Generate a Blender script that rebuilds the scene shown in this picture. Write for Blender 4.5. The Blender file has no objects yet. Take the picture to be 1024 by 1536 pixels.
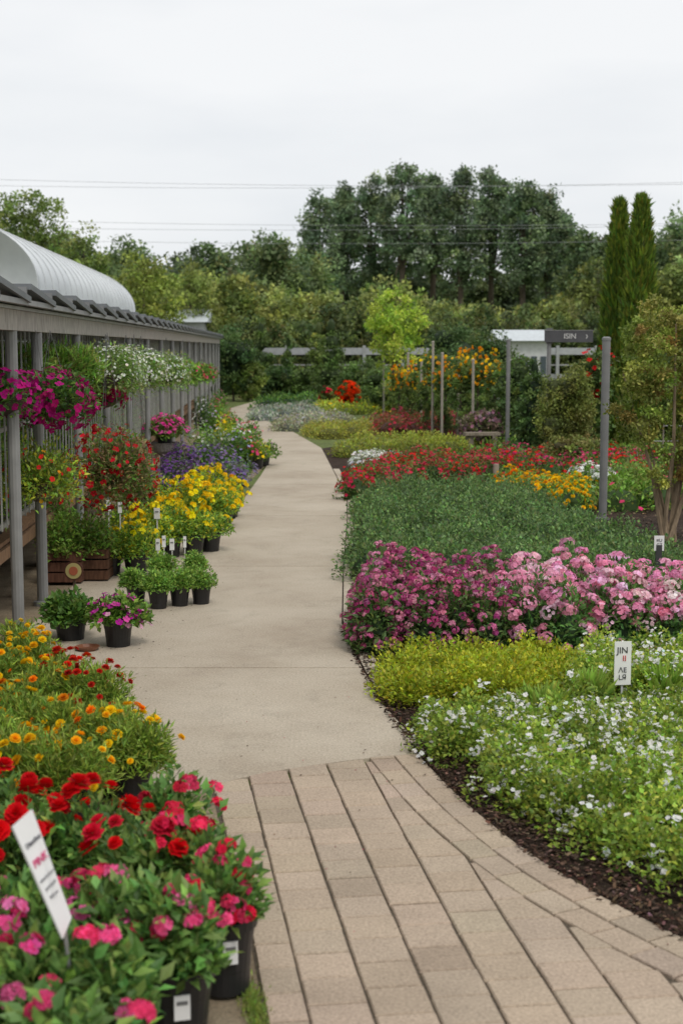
import bpy, math, numpy as np
from mathutils import Vector, Matrix
R=np.random.default_rng(11)
F=2133.0; TH=math.radians(6.63); CH=2.2
cT,sT=math.cos(TH),math.sin(TH)
LB=np.array([1.92,1.8,1.5])
# ---- projection helpers: turn image pixels into world metres on the ground / at a distance
def _d(px,py):
    u=(px-512)/F; v=(768-py)/F
    return u, cT+v*sT, -sT+v*cT
def G(px,py,z=0.0):
    d=_d(px,py); t=(z-CH)/d[2]; return (d[0]*t,d[1]*t)
def W(px,py,Y):
    d=_d(px,py); t=Y/d[1]; return (d[0]*t,Y,CH+d[2]*t)
scene=bpy.context.scene
# ------------------------------------------------------------------ materials
def newmat(name):
    m=bpy.data.materials.new(name); m.use_nodes=True
    nt=m.node_tree; nt.nodes.clear()
    o=nt.nodes.new('ShaderNodeOutputMaterial'); return m,nt,o
def N(nt,t,**k):
    n=nt.nodes.new(t)
    for a,b in k.items(): setattr(n,a,b)
    return n
def attr_mat(name,rough=.6,spec=.3,trans=0.0,noise=0.15,nscale=20,bump=0,metal=0,stretch=None,stain=0):
    m,nt,o=newmat(name); L=nt.links.new
    a=N(nt,'ShaderNodeAttribute',attribute_name='Col')
    tc=N(nt,'ShaderNodeTexCoord'); nz=N(nt,'ShaderNodeTexNoise'); nz.inputs['Scale'].default_value=nscale; nz.inputs['Detail'].default_value=5
    if stretch:
        mp=N(nt,'ShaderNodeMapping'); mp.inputs['Scale'].default_value=stretch; L(tc.outputs['Object'],mp.inputs[0]); L(mp.outputs[0],nz.inputs['Vector'])
    else: L(tc.outputs['Object'],nz.inputs['Vector'])
    mr=N(nt,'ShaderNodeMapRange'); mr.inputs['From Min'].default_value=.3; mr.inputs['From Max'].default_value=.7
    mr.inputs['To Min'].default_value=1-noise; mr.inputs['To Max'].default_value=1+noise
    L(nz.outputs[0],mr.inputs[0]); fac=mr
    if stain:
        n4=N(nt,'ShaderNodeTexNoise'); n4.inputs['Scale'].default_value=1.7; n4.inputs['Detail'].default_value=9; n4.inputs['Roughness'].default_value=.7; L(tc.outputs['Object'],n4.inputs['Vector'])
        m4=N(nt,'ShaderNodeMapRange'); m4.inputs['From Min'].default_value=.42; m4.inputs['From Max'].default_value=.7; m4.inputs['To Min'].default_value=1.05; m4.inputs['To Max'].default_value=1-stain; L(n4.outputs[0],m4.inputs[0])
        fac=N(nt,'ShaderNodeMath',operation='MULTIPLY'); L(mr.outputs[0],fac.inputs[0]); L(m4.outputs[0],fac.inputs[1])
    vm=N(nt,'ShaderNodeVectorMath',operation='SCALE'); L(a.outputs['Color'],vm.inputs[0]); L(fac.outputs[0],vm.inputs['Scale'])
    p=N(nt,'ShaderNodeBsdfPrincipled'); p.inputs['Roughness'].default_value=rough; p.inputs['Specular IOR Level'].default_value=spec; p.inputs['Metallic'].default_value=metal
    L(vm.outputs[0],p.inputs['Base Color'])
    if bump:
        b=N(nt,'ShaderNodeBump'); b.inputs['Strength'].default_value=bump; b.inputs['Distance'].default_value=.01; L(nz.outputs[0],b.inputs['Height']); L(b.outputs[0],p.inputs['Normal'])
    if trans>0:
        t=N(nt,'ShaderNodeBsdfTranslucent'); L(vm.outputs[0],t.inputs['Color'])
        mx=N(nt,'ShaderNodeMixShader'); mx.inputs[0].default_value=trans; L(p.outputs[0],mx.inputs[1]); L(t.outputs[0],mx.inputs[2]); L(mx.outputs[0],o.inputs[0])
    else: L(p.outputs[0],o.inputs[0])
    return m
def ground_mat(name,c1,c2,c3,s1=1.5,s2=60,bump=.4,rough=.9,bd=.02,speck=.15,stain=0):
    m,nt,o=newmat(name); L=nt.links.new
    tc=N(nt,'ShaderNodeTexCoord')
    n1=N(nt,'ShaderNodeTexNoise'); n1.inputs['Scale'].default_value=s1; n1.inputs['Detail'].default_value=8; n1.inputs['Roughness'].default_value=.65
    n2=N(nt,'ShaderNodeTexNoise'); n2.inputs['Scale'].default_value=s2; n2.inputs['Detail'].default_value=6; n2.inputs['Roughness'].default_value=.7
    n3=N(nt,'ShaderNodeTexVoronoi'); n3.inputs['Scale'].default_value=s2*2.5
    for n in (n1,n2,n3): L(tc.outputs['Object'],n.inputs['Vector'])
    cr=N(nt,'ShaderNodeValToRGB'); e=cr.color_ramp.elements; e[0].position=.3; e[0].color=(*c1,1); e[1].position=.7; e[1].color=(*c3,1)
    x=e.new(.5); x.color=(*c2,1)
    L(n1.outputs[0],cr.inputs[0])
    mr=N(nt,'ShaderNodeMapRange'); mr.inputs['From Min'].default_value=.3; mr.inputs['From Max'].default_value=.7; mr.inputs['To Min'].default_value=1-speck*1.6; mr.inputs['To Max'].default_value=1+speck*1.4
    L(n2.outputs[0],mr.inputs[0])
    mr2=N(nt,'ShaderNodeMapRange'); mr2.inputs['From Min'].default_value=0; mr2.inputs['From Max'].default_value=.25; mr2.inputs['To Min'].default_value=1-speck*1.5; mr2.inputs['To Max'].default_value=1
    L(n3.outputs['Distance'],mr2.inputs[0])
    mm=N(nt,'ShaderNodeMath',operation='MULTIPLY'); L(mr.outputs[0],mm.inputs[0]); L(mr2.outputs[0],mm.inputs[1])
    last=mm
    if stain:
        n4=N(nt,'ShaderNodeTexNoise'); n4.inputs['Scale'].default_value=2.6; n4.inputs['Detail'].default_value=9; n4.inputs['Roughness'].default_value=.75; n4.inputs['Distortion'].default_value=1.2
        L(tc.outputs['Object'],n4.inputs['Vector'])
        m4=N(nt,'ShaderNodeMapRange'); m4.inputs['From Min'].default_value=.52; m4.inputs['From Max'].default_value=.72; m4.inputs['To Min'].default_value=1; m4.inputs['To Max'].default_value=1-stain; L(n4.outputs[0],m4.inputs[0])
        last=N(nt,'ShaderNodeMath',operation='MULTIPLY'); L(mm.outputs[0],last.inputs[0]); L(m4.outputs[0],last.inputs[1])
    vm=N(nt,'ShaderNodeVectorMath',operation='SCALE'); L(cr.outputs[0],vm.inputs[0]); L(last.outputs[0],vm.inputs['Scale'])
    p=N(nt,'ShaderNodeBsdfPrincipled'); p.inputs['Roughness'].default_value=rough; p.inputs['Specular IOR Level'].default_value=.2
    L(vm.outputs[0],p.inputs['Base Color'])
    b=N(nt,'ShaderNodeBump'); b.inputs['Strength'].default_value=bump; b.inputs['Distance'].default_value=bd; L(n2.outputs[0],b.inputs['Height']); L(b.outputs[0],p.inputs['Normal'])
    L(p.outputs[0],o.inputs[0]); return m
LEAFM,PETAL,PLAST,METAL,WOOD,SOIL,PAVER,CARD=range(8)
MATS=[attr_mat('leaf',.5,.3,.35,.12,30),attr_mat('petal',.7,.15,.3,.06,40),attr_mat('plastic',.38,.4,0,.1,15),
      attr_mat('painted_metal',.5,.4,0,.12,6,.05),attr_mat('wood',.8,.2,0,.35,8,.3,0,(6,6,1)),
      attr_mat('soil',.95,.1,0,.4,60,.8),attr_mat('paver_stone',.9,.2,0,.2,80,.6,0,None,.16),attr_mat('card',.5,.3,0,.03,5)]
M_CONC=ground_mat('concrete',(.39,.325,.25),(.465,.40,.315),(.52,.455,.365),.8,70,.4,.9,.008,.19,.17)
M_GRASS=ground_mat('grass',(.10,.12,.04),(.14,.18,.055),(.2,.2,.09),.6,12,.6,.95,.05,.3)
M_MULCH=ground_mat('mulch',(.03,.019,.013),(.055,.035,.024),(.09,.06,.043),5,45,1.,.95,.04,.4)
M_SAND=ground_mat('sandy_soil',(.19,.145,.095),(.28,.22,.15),(.35,.29,.2),3,60,.6,.95,.02,.25)
M_POLY=ground_mat('greenhouse_film',(.58,.61,.64),(.66,.69,.71),(.72,.75,.77),.4,6,.1,.4,.02,.03)
# ------------------------------------------------------------------ mesh buffer
def unit(a): return a/np.maximum(np.linalg.norm(a,axis=-1,keepdims=True),1e-9)
def T(v,f): return (np.array(v,float),f)
class Buf:
    def __init__(s): s.V=[];s.L=[];s.S=[];s.M=[];s.C=[];s.n=0
    def raw(s,V,faces,C,mat):
        V=np.asarray(V,float); C=np.asarray(C,float)
        if C.ndim==1: C=np.tile(C,(len(V),1))
        s.V.append(V); s.C.append(C)
        s.L.append(np.array([i for f in faces for i in f],np.int64)+s.n); s.S.append(np.array([len(f) for f in faces],np.int64))
        s.M.append(np.full(len(faces),mat)); s.n+=len(V)
    def add(s,tpl,P,D,Nn,S,C,mat):
        tv,fs=tpl; P=np.asarray(P,float); n=len(P)
        if n==0: return
        if mat==LEAFM: C=np.clip(np.asarray(C)*LB,0,.75)
        D=unit(np.asarray(D,float)); X=unit(np.cross(D,Nn)); N2=np.cross(X,D)
        S=np.broadcast_to(np.asarray(S,float),(n,))
        V=P[:,None,:]+S[:,None,None]*(tv[None,:,0:1]*X[:,None,:]+tv[None,:,1:2]*D[:,None,:]+tv[None,:,2:3]*N2[:,None,:])
        nv=len(tv); lt=np.array([i for f in fs for i in f]); sz=np.array([len(f) for f in fs])
        s.V.append(V.reshape(-1,3)); s.C.append(np.repeat(np.broadcast_to(C,(n,3)),nv,axis=0))
        s.L.append((lt[None,:]+(s.n+np.arange(n)*nv)[:,None]).ravel()); s.S.append(np.tile(sz,n)); s.M.append(np.full(n*len(fs),mat)); s.n+=n*nv
    def make(s,name,mats=None,smooth=False,parent=None):
        me=bpy.data.meshes.new(name); V=np.concatenate(s.V); Lp=np.concatenate(s.L); S=np.concatenate(s.S); M=np.concatenate(s.M); C=np.concatenate(s.C)
        me.vertices.add(len(V)); me.vertices.foreach_set('co',V.astype(np.float32).ravel())
        me.loops.add(len(Lp)); me.loops.foreach_set('vertex_index',Lp.astype(np.int32))
        me.polygons.add(len(S)); st=np.concatenate([[0],np.cumsum(S)[:-1]]); me.polygons.foreach_set('loop_start',st.astype(np.int32))
        for m in (mats or MATS): me.materials.append(m)
        me.polygons.foreach_set('material_index',M.astype(np.int32))
        me.polygons.foreach_set('use_smooth',np.full(len(S),smooth))
        me.update(calc_edges=True)
        a=me.color_attributes.new('Col','FLOAT_COLOR','POINT'); a.data.foreach_set('color',np.concatenate([np.clip(C,0,1),np.ones((len(C),1))],1).astype(np.float32).ravel())
        o=bpy.data.objects.new(name,me); scene.collection.objects.link(o)
        if parent: o.parent=parent
        return o
    # primitives
    def box(s,c,sz,col,mat,rot=0,tilt=None):
        x,y,z=[k/2 for k in sz]; v=np.array([(i*x,j*y,k*z) for i in(-1,1) for j in(-1,1) for k in(-1,1)],float)
        if tilt is not None: v=v@np.array(tilt).T
        cr,sr=math.cos(rot),math.sin(rot); v=v@np.array([[cr,sr,0],[-sr,cr,0],[0,0,1]])
        s.raw(v+np.array(c),[(0,1,3,2),(4,6,7,5),(0,4,5,1),(2,3,7,6),(0,2,6,4),(1,5,7,3)],col,mat)
    def tube(s,pts,rad,col,mat,sides=8,cap=True):
        pts=np.asarray(pts,float); n=len(pts); rad=np.broadcast_to(rad,(n,)); tg=unit(np.gradient(pts,axis=0))
        ref=np.array([0,0,1.]) if abs(tg[0][2])<.8 else np.array([1.,0,0]); vs=[]
        for p,t,r in zip(pts,tg,rad):
            a=np.cross(t,ref); a/=max(np.linalg.norm(a),1e-9); b=np.cross(t,a)
            for k in range(sides):
                q=2*math.pi*k/sides; vs.append(p+r*(a*math.cos(q)+b*math.sin(q)))
        f=[(i*sides+k,i*sides+(k+1)%sides,(i+1)*sides+(k+1)%sides,(i+1)*sides+k) for i in range(n-1) for k in range(sides)]
        if cap: f.append(tuple(range(sides))); f.append(tuple((n-1)*sides+k for k in range(sides))[::-1])
        s.raw(vs,f,col,mat)
    def lathe(s,x,y,z,prof,col,mat,sides=20,cap=False):
        vs=[(x+r*math.cos(2*math.pi*k/sides),y+r*math.sin(2*math.pi*k/sides),z+h) for r,h in prof for k in range(sides)]; n=len(prof)
        f=[(i*sides+k,i*sides+(k+1)%sides,(i+1)*sides+(k+1)%sides,(i+1)*sides+k) for i in range(n-1) for k in range(sides)]
        if cap: f.append(tuple((n-1)*sides+k for k in range(sides)))
        s.raw(vs,f,col,mat)
    def prism(s,poly,z0,z1,col,mat,ins=0.0):
        n=len(poly); P=np.array(poly,float); c=P.mean(0)
        if ins: top=c+(P-c)*(1-ins)
        else: top=P
        v=[(*p,z0) for p in P]+[(*p,z1-(ins and .006)) for p in P]+([(*p,z1) for p in top] if ins else [])
        f=[(k,(k+1)%n,n+(k+1)%n,n+k) for k in range(n)]
        if ins: f+=[(n+k,n+(k+1)%n,2*n+(k+1)%n,2*n+k) for k in range(n)]; f.append(tuple(range(2*n,3*n)))
        else: f.append(tuple(range(n,2*n)))
        s.raw(v,f,col,mat)
def poly_sheet(name,poly,z,mat):
    b=Buf(); b.raw([(x,y,z) for x,y in poly],[tuple(range(len(poly)))],(1,1,1),0); return b.make(name,[mat])
# ------------------------------------------------------------------ leaf / petal templates
LEAF=T([(0,0,0),(0,.5,-.05),(0,1,-.18),(-.24,.42,.05),(.24,.42,.05)],[(0,1,2,3),(0,4,2,1)])
BROAD=T([(0,0,0),(0,.5,-.06),(0,1,-.2),(-.36,.45,.06),(.36,.45,.06)],[(0,1,2,3),(0,4,2,1)])
DIAM=T([(0,0,0),(.3,.5,0),(0,1,-.12),(-.3,.5,0)],[(0,1,2,3)])
NARR=T([(0,0,0),(.11,.4,0),(0,1,-.12),(-.11,.4,0)],[(0,1,2,3)])
STEM=T([(-.012,0,0),(.012,0,0),(.008,1,0),(-.008,1,0)],[(0,1,2,3)])
def rosette(layers):
    v=[];f=[]
    for (k,r,w,el,z0,off) in layers:
        for i in range(k):
            a=2*math.pi*(i+off)/k+ (0.15*math.sin(i*7.3)); e=math.radians(el+6*math.sin(i*3.7)); ca,sa=math.cos(a),math.sin(a)
            def pt(rr,side):
                x=rr*math.cos(e); z=z0+rr*math.sin(e); return (ca*x-sa*side,sa*x+ca*side,z)
            b=len(v); v+=[pt(.04,0),pt(r*.62,-w),pt(r,-w*.45),pt(r*.92,w*.1),pt(r,w*.6),pt(r*.6,w)]
            f.append((b,b+1,b+2,b+3,b+4,b+5))
    return T(v,f)
FL5=rosette([(5,1,.45,12,0,0)])
POM=rosette([(9,1,.38,5,0,0),(8,.92,.36,28,.04,.4),(7,.75,.32,50,.08,.2),(5,.55,.28,72,.1,.1)])
CARN=rosette([(8,1,.42,-8,0,0),(8,.95,.4,18,.05,.4),(7,.85,.36,42,.1,.2),(6,.7,.3,62,.14,.5),(5,.5,.26,80,.16,.1)])
_hs=[]; _hf=[]
for j,(e) in enumerate((-.1,.35,.7,1.0)):
    for k in range(8):
        rr=math.cos(e*math.pi/2) if e<1 else .05; _hs.append((rr*math.cos(k*math.pi/4),rr*math.sin(k*math.pi/4),math.sin(e*math.pi/2)))
for j in range(3):
    for k in range(8): _hf.append((j*8+k,j*8+(k+1)%8,(j+1)*8+(k+1)%8,(j+1)*8+k))
HEMI=T(_hs,_hf)
def jit(c,n,v=.22,hue=.10):
    c=np.asarray(c,float)
    if c.ndim==2: c=c[R.integers(0,len(c),n)]
    return np.clip(c*np.exp(R.normal(0,v,(n,1)))*np.exp(R.normal(0,hue,(n,3))),0,1)
def dome_pts(cent,rx,rz,per,low=-.15,rmin=.5,lump=.14,pw=1.7):
    cent=np.asarray(cent,float); M=len(cent); idx=np.repeat(np.arange(M),per); n=len(idx)
    rx=np.broadcast_to(rx,(M,)); rz=np.broadcast_to(rz,(M,))
    z=R.uniform(low,1,n); ph=R.uniform(0,2*math.pi,n); s=np.sqrt(np.maximum(0,1-z*z)); d=np.stack([s*np.cos(ph),s*np.sin(ph),z],1)
    p1,p2,p3=[R.uniform(0,6.3,M)[idx] for _ in range(3)]
    l=1+lump*(np.sin(3*ph+p1)*s+.8*np.sin(5*z+2*ph+p2)+.6*np.sin(7*ph+p3+4*z)*s)
    rad=(1-(1-rmin)*R.random(n)**pw)*l
    P=cent[idx]+d*rad[:,None]*np.stack([rx[idx],rx[idx],rz[idx]],1)
    return P,unit(d/np.stack([rx[idx],rx[idx],rz[idx]],1)),idx
def leaves(b,cent,rx,rz,per,tpl,size,col,up=.35,rnd=.5,pv=.12,lump=.14,rmin=.5,low=-.15,inner=None,v=.22):
    cent=np.asarray(cent,float); P,d,idx=dome_pts(cent,rx,rz,per,low,rmin,lump); n=len(P)
    D=d*.7+R.normal(0,rnd,(n,3))+np.array([0,0,up]); Nn=np.array([0,0,1.])+d*.3+R.normal(0,.45,(n,3))
    C=jit(col,n,v)*np.exp(R.normal(0,pv,len(cent)))[idx][:,None]
    b.add(tpl,P,D,Nn,size*R.uniform(.6,1.25,n),C,LEAFM)
    if inner:  # added dark core inside each dome, blocks light and the view through
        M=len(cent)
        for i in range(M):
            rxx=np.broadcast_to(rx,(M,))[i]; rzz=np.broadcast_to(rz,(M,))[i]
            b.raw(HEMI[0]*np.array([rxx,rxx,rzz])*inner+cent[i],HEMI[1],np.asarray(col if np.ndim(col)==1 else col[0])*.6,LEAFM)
def rperp(nn):
    a=R.normal(0,1,nn.shape); return unit(np.cross(nn,a))
def blooms(b,cent,rx,rz,per,tpl,size,col,zlow=.1,out=1.06,up=.6,v=.12,lump=.1,center=None,rv=.25,rmin=.93):
    P,d,idx=dome_pts(cent,np.asarray(rx)*out,np.asarray(rz)*out,per,zlow,rmin,lump,1.0); n=len(P)
    nn=unit(d+np.array([0,0,up])+R.normal(0,rv,(n,3))); sz=size*R.uniform(.7,1.2,n)
    b.add(tpl,P,rperp(nn),nn,sz,jit(col,n,v,.05),PETAL)
    return P,nn
def heads(b,cent,rx,rz,per,fper,hr,fs,col,tpl=FL5,zlow=.05,out=1.05,flat=.55,hv=.12):
    P,d,idx=dome_pts(cent,np.asarray(rx)*out,np.asarray(rz)*out,per,zlow,.9,.12,1.0); n=len(P)
    nn=unit(d+np.array([0,0,1.])+R.normal(0,.15,(n,3))); hrr=hr*R.uniform(.6,1.25,n)
    k=np.repeat(np.arange(n),fper); m=len(k); a=rperp(nn); c=np.cross(nn,a)
    z=R.uniform(0,1,m); ph=R.uniform(0,6.283,m); s=np.sqrt(1-z*z)
    dd=a[k]*(s*np.cos(ph))[:,None]+c[k]*(s*np.sin(ph))[:,None]+nn[k]*(z)[:,None]
    off=a[k]*(s*np.cos(ph))[:,None]+c[k]*(s*np.sin(ph))[:,None]+nn[k]*(z*flat)[:,None]
    Pp=P[k]+off*hrr[k][:,None]*R.uniform(.8,1.05,m)[:,None]
    C=jit(col,n,hv,.06)[k]*np.exp(R.normal(0,.16,(m,1)))
    b.add(tpl,Pp,rperp(dd),dd,fs*R.uniform(.7,1.2,m),C,PETAL)
def fill(poly,sp,j=.35,margin=0):
    P=np.array(poly,float); mn,mx=P.min(0),P.max(0); xs=np.arange(mn[0],mx[0]+sp,sp); ys=np.arange(mn[1],mx[1]+sp*.87,sp*.87); out=[]
    for jn,y in enumerate(ys):
        for x in xs:
            q=(x+(jn%2)*sp/2+R.uniform(-j,j)*sp,y+R.uniform(-j,j)*sp)
            ins=False; k=len(P)-1; dm=9
            for i in range(len(P)):
                if (P[i][1]>q[1])!=(P[k][1]>q[1]) and q[0]<(P[k][0]-P[i][0])*(q[1]-P[i][1])/(P[k][1]-P[i][1])+P[i][0]: ins=not ins
                if margin:
                    e=P[i]-P[k]; t=min(1,max(0,np.dot(np.array(q)-P[k],e)/max(np.dot(e,e),1e-9))); dm=min(dm,np.linalg.norm(np.array(q)-P[k]-e*t))
                k=i
            if ins and dm>margin: out.append(q)
    return np.array(out).reshape(-1,2)
def c3(xy,z=0.0): xy=np.asarray(xy,float).reshape(-1,2); return np.concatenate([xy,np.full((len(xy),1),z)],1)
# colours (linear)
GM=(.075,.15,.03); GD=(.035,.085,.027); GB=(.13,.24,.045); LIME=(.24,.31,.035); OLV=(.11,.14,.04); BLU=(.055,.115,.055)
RED=(.66,.008,.012); PINK=(.8,.06,.2); MAG=(.42,.008,.13); PUR=(.18,.06,.32); YEL=(.92,.6,.01); ORA=(.9,.27,.008); WHT=(.84,.84,.82)
# ------------------------------------------------------------------ world / light / camera
w=bpy.data.worlds.new('World'); scene.world=w; w.use_nodes=True; nt=w.node_tree; nt.nodes.clear(); L=nt.links.new
sunel,sunaz=math.radians(55),math.radians(150)
sky=N(nt,'ShaderNodeTexSky'); sky.sky_type='NISHITA'; sky.sun_disc=False; sky.sun_elevation=sunel; sky.sun_rotation=sunaz
tc=N(nt,'ShaderNodeTexCoord'); mp=N(nt,'ShaderNodeMapping'); mp.inputs['Scale'].default_value=(1.0,1.0,3.5); L(tc.outputs['Generated'],mp.inputs[0])
nz=N(nt,'ShaderNodeTexNoise'); nz.inputs['Scale'].default_value=2.4; nz.inputs['Detail'].default_value=5; nz.inputs['Roughness'].default_value=.5; L(mp.outputs[0],nz.inputs['Vector'])
cr=N(nt,'ShaderNodeValToRGB'); e=cr.color_ramp.elements; e[0].position=.30; e[0].color=(.77,.80,.835,1); e[1].position=.60; e[1].color=(.925,.935,.945,1); L(nz.outputs[0],cr.inputs[0])
vm=N(nt,'ShaderNodeVectorMath',operation='SCALE'); vm.inputs['Scale'].default_value=10.3; L(cr.outputs[0],vm.inputs[0])
mx=N(nt,'ShaderNodeMixRGB'); mx.inputs[0].default_value=.94; L(sky.outputs[0],mx.inputs[1]); L(vm.outputs[0],mx.inputs[2])
bg=N(nt,'ShaderNodeBackground'); bg.inputs['Strength'].default_value=.1; L(mx.outputs[0],bg.inputs['Color'])
wo=N(nt,'ShaderNodeOutputWorld'); L(bg.outputs[0],wo.inputs[0])
sl=bpy.data.lights.new('sun','SUN'); sl.energy=1.5; sl.angle=math.radians(16); sl.color=(1,.95,.87); so=bpy.data.objects.new('sun',sl); scene.collection.objects.link(so)
sd=Vector((math.sin(sunaz)*math.cos(sunel),math.cos(sunaz)*math.cos(sunel),math.sin(sunel))); so.rotation_euler=sd.to_track_quat('Z','Y').to_euler()
cam=bpy.data.cameras.new('camera'); co=bpy.data.objects.new('camera',cam); scene.collection.objects.link(co); scene.camera=co
cam.sensor_fit='VERTICAL'; cam.sensor_height=36; cam.sensor_width=24; cam.lens=50; cam.clip_end=3000; cam.clip_start=.05
co.location=(0,0,CH); co.rotation_euler=(math.pi/2-TH,0,0)
cam.dof.use_dof=True; cam.dof.focus_distance=10.5; cam.dof.aperture_fstop=3.0
scene.view_settings.view_transform='Standard'; scene.view_settings.look='None'; scene.view_settings.exposure=0
# ------------------------------------------------------------------ ground
poly_sheet('ground',[(-500,-300),(500,-300),(500,900),(-500,900)],-.02,M_GRASS)
mulch_edge=[G(*p) for p in [(512,940),(540,1000),(575,1060),(625,1130),(700,1206),(800,1285),(900,1345),(1024,1408),(1160,1470),(1330,1536)]]
mulch_edge=[(x,y) for x,y in mulch_edge]+[(3.6,3.2),(4.4,1.5)]
path_right=[G(*p) for p in [(512,940),(514,850),(520,780),(520,745),(498,703),(482,672),(440,648),(402,632),(386,622),(386,612),(402,603)]]
path_left =[G(*p) for p in [(352,780),(368,745),(392,712),(404,692),(385,660),(355,636),(343,622),(347,612),(378,603)]]
poly_sheet('mulch_ground',path_right[::-1][5:]+mulch_edge[1:]+[(14,1.5),(14,34),(3,38)],-.008,M_MULCH)
poly_sheet('soil_ground',[(-9,1),(-.1,1),G(400,1536),G(375,1400),G(318,1180),(-1.6,8),(-1.6,21),G(404,692),G(385,660),G(343,622),(-9,52)],-.016,M_SAND)
# pavers
b=Buf()
b.raw([(x,y,-.012) for x,y in [(-.05,1),G(400,1536),G(375,1400),G(318,1185),G(625,1132)]+mulch_edge[4:]],[tuple(range(5+len(mulch_edge)-4))],(.11,.09,.068),SOIL)
arc=[G(*p) for p in [(300,1186),(330,1174),(400,1158),(480,1146),(560,1136),(640,1129)]]
leftb=[(-.0,1.5),G(402,1536),G(377,1400),G(318,1170)]
def offset(pl,dst):
    pl=np.array(pl); t=unit(np.gradient(pl,axis=0)); n=np.stack([-t[:,1],t[:,0]],1); return pl+n*dst
def resample(pl,n):
    pl=np.array(pl,float); s=np.concatenate([[0],np.cumsum(np.linalg.norm(np.diff(pl,axis=0),axis=1))]); u=np.linspace(0,s[-1],n)
    o=np.stack([np.interp(u,s,pl[:,0]),np.interp(u,s,pl[:,1])],1)
    for _ in range(4): o[1:-1]=(o[:-2]+2*o[1:-1]+o[2:])/4
    return o
me_r=resample(mulch_edge[2:],60)
test=offset(me_r,-.28)
sgn=-1 if test[20][0]<me_r[20][0] else 1
seam=offset(me_r,sgn*.28); mid=offset(me_r,sgn*.14)
def clip(poly,p,n):
    out=[]
    for i in range(len(poly)):
        a=np.array(poly[i]);c=np.array(poly[(i+1)%len(poly)]); da=np.dot(a-p,n); dc=np.dot(c-p,n)
        if da>=0: out.append(a)
        if (da>=0)!=(dc>=0): out.append(a+(c-a)*da/(da-dc))
    return out
def clipcurve(poly,curve,inside):
    if len(poly)<3: return []
    c=np.mean(poly,0); cu=np.array(curve); best=None
    for i in range(len(cu)-1):
        a,d=cu[i],cu[i+1]-cu[i]; t=np.clip(np.dot(c-a,d)/np.dot(d,d),0,1); q=a+d*t; ds=np.linalg.norm(c-q)
        if best is None or ds<best[0]: best=(ds,a,d)
    _,a,d=best; n=np.array([-d[1],d[0]]); n/=np.linalg.norm(n)
    if np.dot(np.array(inside)-a,n)<0: n=-n
    return clip(poly,a,n)
def area(p):
    p=np.array(p); x,y=p[:,0],p[:,1]; return abs(np.dot(x,np.roll(y,-1))-np.dot(y,np.roll(x,-1)))/2
ax=np.array([-.14,1.]);ax/=np.linalg.norm(ax); bx=np.array([ax[1],-ax[0]])
pw,pl_=.212,.205
def pcol():
    c=np.array((.42,.335,.255))*math.exp(R.normal(0,.06)); c*=np.exp(R.normal(0,.012,3)); return c
pz=lambda: float(np.clip(R.normal(0,.0014),-.0025,.0025))
for i in range(-12,26):
    for j in range(-4,38):
        o=np.array([.1,3.])+bx*i*pw+ax*(j+(.5 if i%2 else 0))*pl_-ax*1.5
        q=[o,o+bx*pw,o+bx*pw+ax*pl_,o+ax*pl_]
        q=clipcurve(q,seam,(.3,5)); q=clipcurve(q,arc,(.2,5)) if len(q)>2 else []; q=clipcurve(q,leftb,(.3,5)) if len(q)>2 else []
        if len(q)<3 or area(q)<.004: continue
        q=np.array(q); cc=q.mean(0); q=cc+(q-cc)*R.uniform(.945,.965)+R.normal(0,.0012,2)
        b.prism(q,-.05,pz(),pcol(),PAVER,.05)
for (A,B) in ((seam,mid),(mid,me_r)):
    s=np.concatenate([[0],np.cumsum(np.linalg.norm(np.diff(A,axis=0),axis=1))]); u=np.arange(0,s[-1],.22)+(.11 if A is mid else 0)
    f=lambda cv,t:np.array([np.interp(t,s,cv[:,0]),np.interp(t,s,cv[:,1])])
    for k in range(len(u)-1):
        q=[f(A,u[k]),f(A,u[k+1]),f(B,u[k+1]),f(B,u[k])]; q=clipcurve(q,arc,(.2,5))
        if len(q)<3 or area(q)<.004: continue
        q=np.array(q); cc=q.mean(0); q=cc+(q-cc)*.95; b.prism(q,-.05,pz()+.001,pcol(),PAVER,.05)
b.make('brick_paving')
# concrete path slabs
def interpX(pl,Y):
    pl=sorted(pl,key=lambda p:p[1]); return float(np.interp(Y,[p[1] for p in pl],[p[0] for p in pl]))
PR=[G(640,1129),G(575,1058),G(546,1008)]+path_right
PLF=[(-1.9,6.9),(-2.45,9.5),(-2.5,14.5)]+path_left[:]
b=Buf(); jo=[9.62,14.2,18.5,22.8,27.1,31.5,36,41,47,54,60]
b.raw([(x,y,-.006) for x,y in [(-2.3,8)]+PLF[1:]+PR[::-1][1:-1]],[tuple(range(len(PLF)+len(PR)-2))],(.09,.08,.06),0)
def strip(y0,y1):
    ys=list(np.arange(y0,y1,.4))+[y1]
    return [(interpX(PLF,y),y) for y in ys],[(interpX(PR,y),y) for y in ys]
l,r=strip(8.2,jo[0]-.008)
al=[tuple(p) for p in resample(arc,24)]
rr=[(interpX(PR,y),y) for y in np.arange(al[-1][1]+.1,8.2,.15)]
b.prism(al+rr+r+l[::-1]+[(-1.9,6.9)],-.1,0,(1,1,1),0)
for k in range(len(jo)-1):
    l,r=strip(jo[k]+.010,jo[k+1]-.010-.001*k); b.prism(r+l[::-1],-.1,R.uniform(-.001,.001),(1,1,1),0)
b.make('concrete_path',[M_CONC])
b=Buf(); ys=np.arange(8.9,26,.62)
for k in range(len(ys)-1):
    a0,a1=ys[k]+.006,ys[k+1]-.006; x0,x1=interpX(PR,a0),interpX(PR,a1)
    b.prism([(x0+.012,a0),(x0+.12,a0),(x1+.12,a1),(x1+.012,a1)],-.1,.008,(1,1,1),0)
b.make('path_edging',[M_CONC])
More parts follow.
